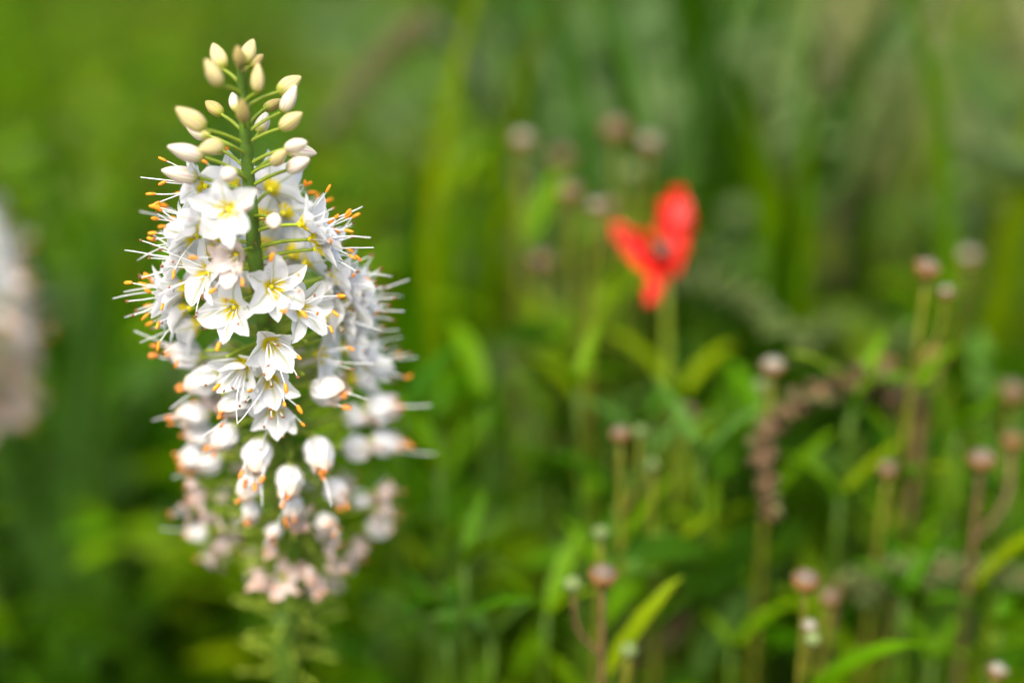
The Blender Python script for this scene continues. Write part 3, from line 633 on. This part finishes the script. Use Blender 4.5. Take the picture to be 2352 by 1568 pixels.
for x, y, d, s, kd, lb in [(1200, 322, .78, 46, 'pale', 'blurred pale seed head standing apart from the loose cluster, beside the dark arching stalk'), (1415, 295, .80, 54, 'brown', 'largest blurred brown seed head, topmost of the loose cluster by the poppy'),
    (1490, 330, .79, 44, 'pale', 'blurred pale seed head straight above the poppy petals'), (1290, 362, .84, 46, 'brown', 'faintest brown seed head inside the loose cluster by the poppy'), (1310, 440, .77, 46, 'brown', 'blurred brown seed head below the faintest one of the loose cluster'),
    (1455, 392, .80, 38, 'green', 'blurred pale green bud in the loose cluster left of the poppy'), (1368, 475, .75, 34, 'pale', 'paler one of two touching seed heads just left of the poppy'), (1395, 474, .78, 38, 'brown', 'browner one of two touching seed heads just left of the poppy'),
    (1245, 600, .80, 44, 'brown', 'faint brown seed head, lowest of the loose cluster by the poppy')]:
    stalk([(x, y, d, s, kd)], lb, leaves=8, lean=random.uniform(-.03, .03), group='seed head cluster by the poppy')
stalk([(1575, 948, .75, 40, 'brown')], 'faint grey seed head below the poppy', leaves=8, group=HG)
stalk([(1425, 996, .69, 40, 'brown'), (1470, 990, .70, 28, 'green')], 'brown seed head with a green bud in the lime leaves below the poppy', leaves=9, group=HG)
stalk([(1380, 1222, .68, 32, 'green')], 'small green bud straight above the orange brown seed head', leaves=8, group=HG)
stalk([(1497, 1066, .70, 26, 'green')], 'tiny green bud among lime leaves below a brown seed head', leaves=9, group=HG)
stalk([(2290, 1540, .67, 38, 'pale')], 'pale seed head low in the leaves under the green arching spike', leaves=5, group=HG)
stalk([(1905, 1372, .70, 40, 'brown')], 'dull brown seed head close behind another brown seed head', leaves=6, group=HG)
stalk([(2140, 290, .95, 40, 'brown')], 'faint brown seed head high above the tallest yellow stalk', leaves=8, group=HG)

# ------------------------------------------------------------------ leafy stems that stand close behind
def leafy_stem(fx, fy, d, mat, leaves, label, group):
    p0 = at(fx, fy, d); base = Vector((p0.x + random.uniform(-.03, .03), p0.y + random.uniform(-.02, .06), 0))
    e = empty('leafy_plant', base); tag(e, label, 'plant', group)
    c = spline([base, base.lerp(p0, .5) + Vector((random.uniform(-.01, .01), 0, 0)), p0], 30)
    link('stem', G().tube([p - base for p in c], [.0024 - .0014 * i / 30 for i in range(31)], 6).mesh('stem', 'lstem'), e)
    for k in range(leaves):
        i = int(30 - k * 19 / leaves) if k > 2 else 30; a = k * 2.4 + random.uniform(-.3, .3)
        link('leaf', random.choice(LEAF[mat]), e, frame(c[i] - base, (c[min(i + 1, 30)] - c[i - 1]).normalized(), a) @ Matrix.Scale(random.uniform(.7, 1.25) * (.75 if k < 3 else 1), 4))
MARK = [(1510, 640, 'below the poppy'), (1860, 900, 'by the arching brown spike'), (2130, 900, 'by the tallest yellow stalk'), (1385, 1330, 'around the orange brown seed head'), (1850, 1340, 'around the seed head with two pale buds'), (2255, 1060, 'by the pair of pinkish seed heads'), (2180, 1320, 'under the low green arching spike'), (980, 1050, 'beside the closed white florets'), (960, 1420, 'beside the bare lower stem'), (1425, 1000, 'by the brown seed head below the poppy'), (1600, 1420, 'around the short reddish brown spike')]
def near(fx, fy): return min(MARK, key=lambda m: (m[0] - fx) ** 2 + (m[1] - fy) ** 2)[2]
LAB = {'lime': 'upright stem with narrow lime green leaves ', 'grass': 'upright stem with narrow mid green leaves ', 'blue': 'upright stem with greyish blue green leaves ', 'dark': 'upright stem with dark green leaves below the withered florets'}
rl = random.Random(3)
for k in range(125):
    fx = rl.uniform(860, 2352); fy = rl.uniform(900, 1540) - (120 if 1250 < fx < 1560 else 0); d = rl.uniform(.70, .98)
    if fy > 1250: d = rl.uniform(.69, .84)
    m = rl.choice(['lime', 'lime', 'grass', 'grass', 'blue'])
    leafy_stem(fx, fy, d, m, 14, LAB[m] + near(fx, fy), 'leafy plants behind the flower')
for k in range(16):
    fx = rl.uniform(-60, 560); fy = rl.uniform(1150, 1500)
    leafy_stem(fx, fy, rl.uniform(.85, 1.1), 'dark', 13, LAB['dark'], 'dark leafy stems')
# broad grey green leaves, low on the shaded side
def broad(fx, fy, d, label):
    p = at(fx, fy, d); base = Vector((p.x, p.y, 0)); e = empty('broad_leaved_plant', base); tag(e, label, 'plant')
    for k in range(7):
        a = k * 2.4; q = base.lerp(p, .75 + .25 * random.random()) - base
        lf = G().petal(.085, .045, OPEN(20, 45, 80), .2, 6, 8, .01, .004, k, 0, .9)
        link('leaf', lf.mesh('leaf', 'blue'), e, frame(q, Vector((0, 0, 1)), a))
    link('stem', G().tube([(0, 0, 0), (.004, 0, p.z * .5), (0, 0, p.z)], [.005, .004, .002], 6).mesh('stem', 'ystem'), e)
broad(190, 1440, .98, 'plant with broad grey green leaves left of the bare lower stem')
broad(10, 1440, .95, 'plant with broad grey green leaves at the foot of the second spike')

# clumps of long strap leaves standing behind the poppy
def straps(fx, fy, d, n, spread, mat, label, wid=.022):
    p = at(fx, fy, d); base = Vector((p.x, p.y, 0)); e = empty('strap_leaved_clump', base); tag(e, label, 'plant', 'clumps of strap leaves')
    for k in range(n):
        off = Vector((random.uniform(-1, 1) * spread * .4, random.uniform(-.05, .05), 0)); ln = random.uniform(-1, 1) * spread; H = p.z * random.uniform(.85, 1.12)
        pts = [off, off + Vector((ln * .25, 0, H * .5)), off + Vector((ln * .7, -.02, H * .9)), off + Vector((ln * 1.3, -.05, H * (1.0 + .1 * random.random())))]
        g = G(); c = spline(pts, 12); sd_ = Vector((math.cos(k * 1.1) * .6 + .6, math.sin(k * 1.1) * .6, 0)).normalized()
        for j, q in enumerate(c):
            wv = wid * .5 * random.uniform(.95, 1.05) * (1 - (j / 12) ** 3) + .0005; g.v += [q - sd_ * wv, q + Vector((0, .004, 0)), q + sd_ * wv]
        for j in range(12):
            o = j * 3; g.face((o, o + 1, o + 4, o + 3)); g.face((o + 1, o + 2, o + 5, o + 4))
        link('leaf', g.mesh('leaf', mat), e)
straps(1560, 130, .93, 12, .09, 'blue', 'clump of long blue green strap leaves behind the poppy')
straps(1760, 60, .95, 9, .10, 'dark', 'clump of dark strap leaves beside the blue green clump')
straps(1680, 480, .86, 9, .07, 'dark', 'low clump of dark strap leaves right of the poppy', .018)
straps(1240, 60, 1.0, 6, .06, 'dark', 'thin clump of dark strap leaves behind the loose seed head cluster', .016)
straps(880, 260, .9, 8, .07, 'lime', 'clump of lime strap leaves under the arching olive spike', .016)
straps(1940, 330, .9, 8, .08, 'lime', 'clump of lime strap leaves behind the arching spikes', .014)
straps(2230, 250, .88, 9, .08, 'lime', 'clump of lime strap leaves behind the tallest yellow stalk', .014)
straps(200, 330, .92, 8, .09, 'grass', 'clump of green strap leaves left of the white flower spike', .018)
straps(60, 760, .9, 6, .07, 'blue', 'clump of blue green strap leaves behind the second spike', .02)
straps(960, 700, .84, 7, .06, 'grass', 'clump of green strap leaves right of the white flower spike', .012)
straps(2080, 40, 1.0, 8, .08, 'straw', 'clump of dry straw coloured strap leaves beside the straw bush', .016)
# ------------------------------------------------------------------ arching dry spikes
CAPM = {k: G().lathe([(.05, -.5), (.36, -.35), (.5, 0), (.34, .35), (.12, .6), (.02, .62)], 8, fn=lambda q, v: 1 + .1 * math.cos(3 * q)).mesh('capsule', k) for k in ('caps_brown', 'caps_green', 'caps_olive')}
def arch(pts, label, mat, start, n, size, foot_at=0, stemmat='bstem', thick=1.):
    """pts: (fx, fy, depth) from where the stem enters to the hanging tip; capsules from fraction start on"""
    P = [at(*p) for p in pts]; base = Vector((P[0].x + random.uniform(-.02, .02), P[0].y + .04, 0))
    e = empty('arching_seed_spike', base); tag(e, label, 'seed spike', 'arching seed spikes')
    c = spline([base, base.lerp(P[0], .6)] + P, 80); n0 = int(80 * 2 / (len(P) + 1))
    link('stem', G().tube([p - base for p in c], [(.003 - .0018 * i / 80) * thick for i in range(81)], 7).mesh('stem', stemmat), e)
    for k in range(n):
        f = n0 + (80 - n0) * (start + (1 - start) * k / n); i = min(int(f), 79); p = c[i].lerp(c[i + 1], f - i); t = (c[i + 1] - c[i]).normalized()
        a = t.orthogonal().normalized(); b = t.cross(a); q = k * 2.39996; d = a * math.cos(q) + b * math.sin(q)
        s = size * (1.1 - .5 * k / n) * random.uniform(.8, 1.2)
        link('capsule', CAPM['caps_olive' if mat == 'caps_brown' and k % 3 == 0 else mat], e, frame(p - base + d * s * .7, d + t * .5, q) @ Matrix.Scale(s, 4))
arch([(2105, 1040, .74), (2085, 915, .73), (1960, 878, .72), (1830, 925, .71), (1752, 1000, .70), (1760, 1100, .69), (1775, 1195, .69)], 'arching brown seed spike bending over from the tallest yellow stalk', 'caps_brown', .12, 60, .0070)
arch([(1960, 1010, .80), (1880, 880, .80), (1800, 770, .79), (1720, 690, .79), (1620, 645, .78), (1540, 650, .78), (1500, 690, .78)], 'arching pale green seed spike whose tip hangs under the poppy', 'caps_green', .25, 56, .0062, stemmat='stem')
arch([(1900, 1450, .75), (1960, 1350, .74), (2050, 1318, .73), (2160, 1306, .72), (2270, 1312, .72), (2370, 1330, .71)], 'arching green seed spike low down among the leaves', 'caps_green', .2, 56, .0072)
arch([(1225, 620, .93), (1185, 380, .92), (1110, 190, .90), (990, 60, .89), (900, 110, .88), (830, 190, .87), (745, 310, .87)], 'tall dark stalk arching over with a dull olive seed spike behind the buds', 'caps_olive', .52, 70, .0065, stemmat='dstem', thick=2.0)
arch([(2100, 860, .86), (2060, 790, .85), (1990, 745, .85), (1900, 745, .85), (1850, 790, .85)], 'faint green seed spike curling between the brown spike and the yellow stalk', 'caps_green', .2, 36, .0062, stemmat='stem')
arch([(1440, 1560, .78), (1500, 1480, .76), (1560, 1420, .75), (1610, 1395, .74)], 'short reddish brown seed spike low between two button seed heads', 'caps_brown', .1, 34, .0066)
arch([(1245, 420, 1.3), (1235, 250, 1.3), (1265, 90, 1.3), (1320, -40, 1.3)], 'upright blurred grey olive stalk behind the loose cluster', 'caps_olive', .1, 40, .010)

# ------------------------------------------------------------------ poppy
pd = .745; pc = at(1528, 632, pd); pbase = Vector((pc.x + .02, pc.y + .05, 0))
pop = empty('poppy', pbase); tag(pop, 'single bright red poppy with folded petals', 'poppy')
cst = spline([pbase, pbase.lerp(pc, .5) + Vector((.012, 0, 0)), pc], 30)
link('stem', G().tube([p - pbase for p in cst], [.0018] * 31, 7).mesh('stem', 'pedicel'), pop)
def poppy_petal(tipx, tipy, dd, W, curl, seed, cup):
    tip = at(tipx, tipy, pd + dd); v = tip - pc; L = v.length
    g = G().petal(L, W, OPEN(curl, 0, -curl * .7), cup, 12, 14, 0.0, .005, seed, 0, .36)
    link('petal', g.mesh('petal', 'poppy'), pop, frame(pc - pbase, v, 0) @ Matrix.Rotation(seed * 1.3, 4, 'Z'))
poppy_petal(1551, 422, -.004, .0150, 14, 1, .3)
poppy_petal(1580, 480, .010, .0150, 12, 2, .4)
poppy_petal(1400, 522, .008, .0100, 16, 3, .6)
poppy_petal(1462, 540, -.006, .0120, 20, 4, .5)
poppy_petal(1498, 690, -.010, .0140, 20, 5, .5)
cap = link('capsule', G().lathe([(.001, -.004), (.0032, -.002), (.0036, .001), (.0034, .003), (.0042, .0034), (.0005, .0046)], 12).mesh('capsule', 'poppy_eye'), pop, frame(at(1520, 576, pd - .012) - pbase, Vector((.1, -1, .4))))

# ------------------------------------------------------------------ raindrops on the petals
bpy.context.view_layer.update()
DROP = G().lathe([(.01, 0), (.42, .02), (.5, .2), (.44, .45), (.28, .62), (.02, .7)], 12).mesh('raindrop', 'water')
pets = [o for o in lily.children if o.name.startswith('flower')]
rd = random.Random(8); nd = 0
for f in pets:
    for p in [c for c in f.children if c.name.startswith('petal')]:
        if rd.random() > .16 or nd >= 26: continue
        poly = p.data.polygons[rd.randrange(20, 55)]; mw_ = p.matrix_world
        co = mw_ @ poly.center; no = (mw_.to_3x3() @ poly.normal).normalized()
        if no.dot(CAM - co) < 0: no = -no
        o = link('raindrop', DROP, None, frame(co + no * .0001, no) @ Matrix.Scale(rd.uniform(.0009, .0020), 4)); nd += 1
        tag(o, 'clear raindrop clinging to a white petal of the sharp flower spike', 'raindrop', 'raindrops on the white petals')
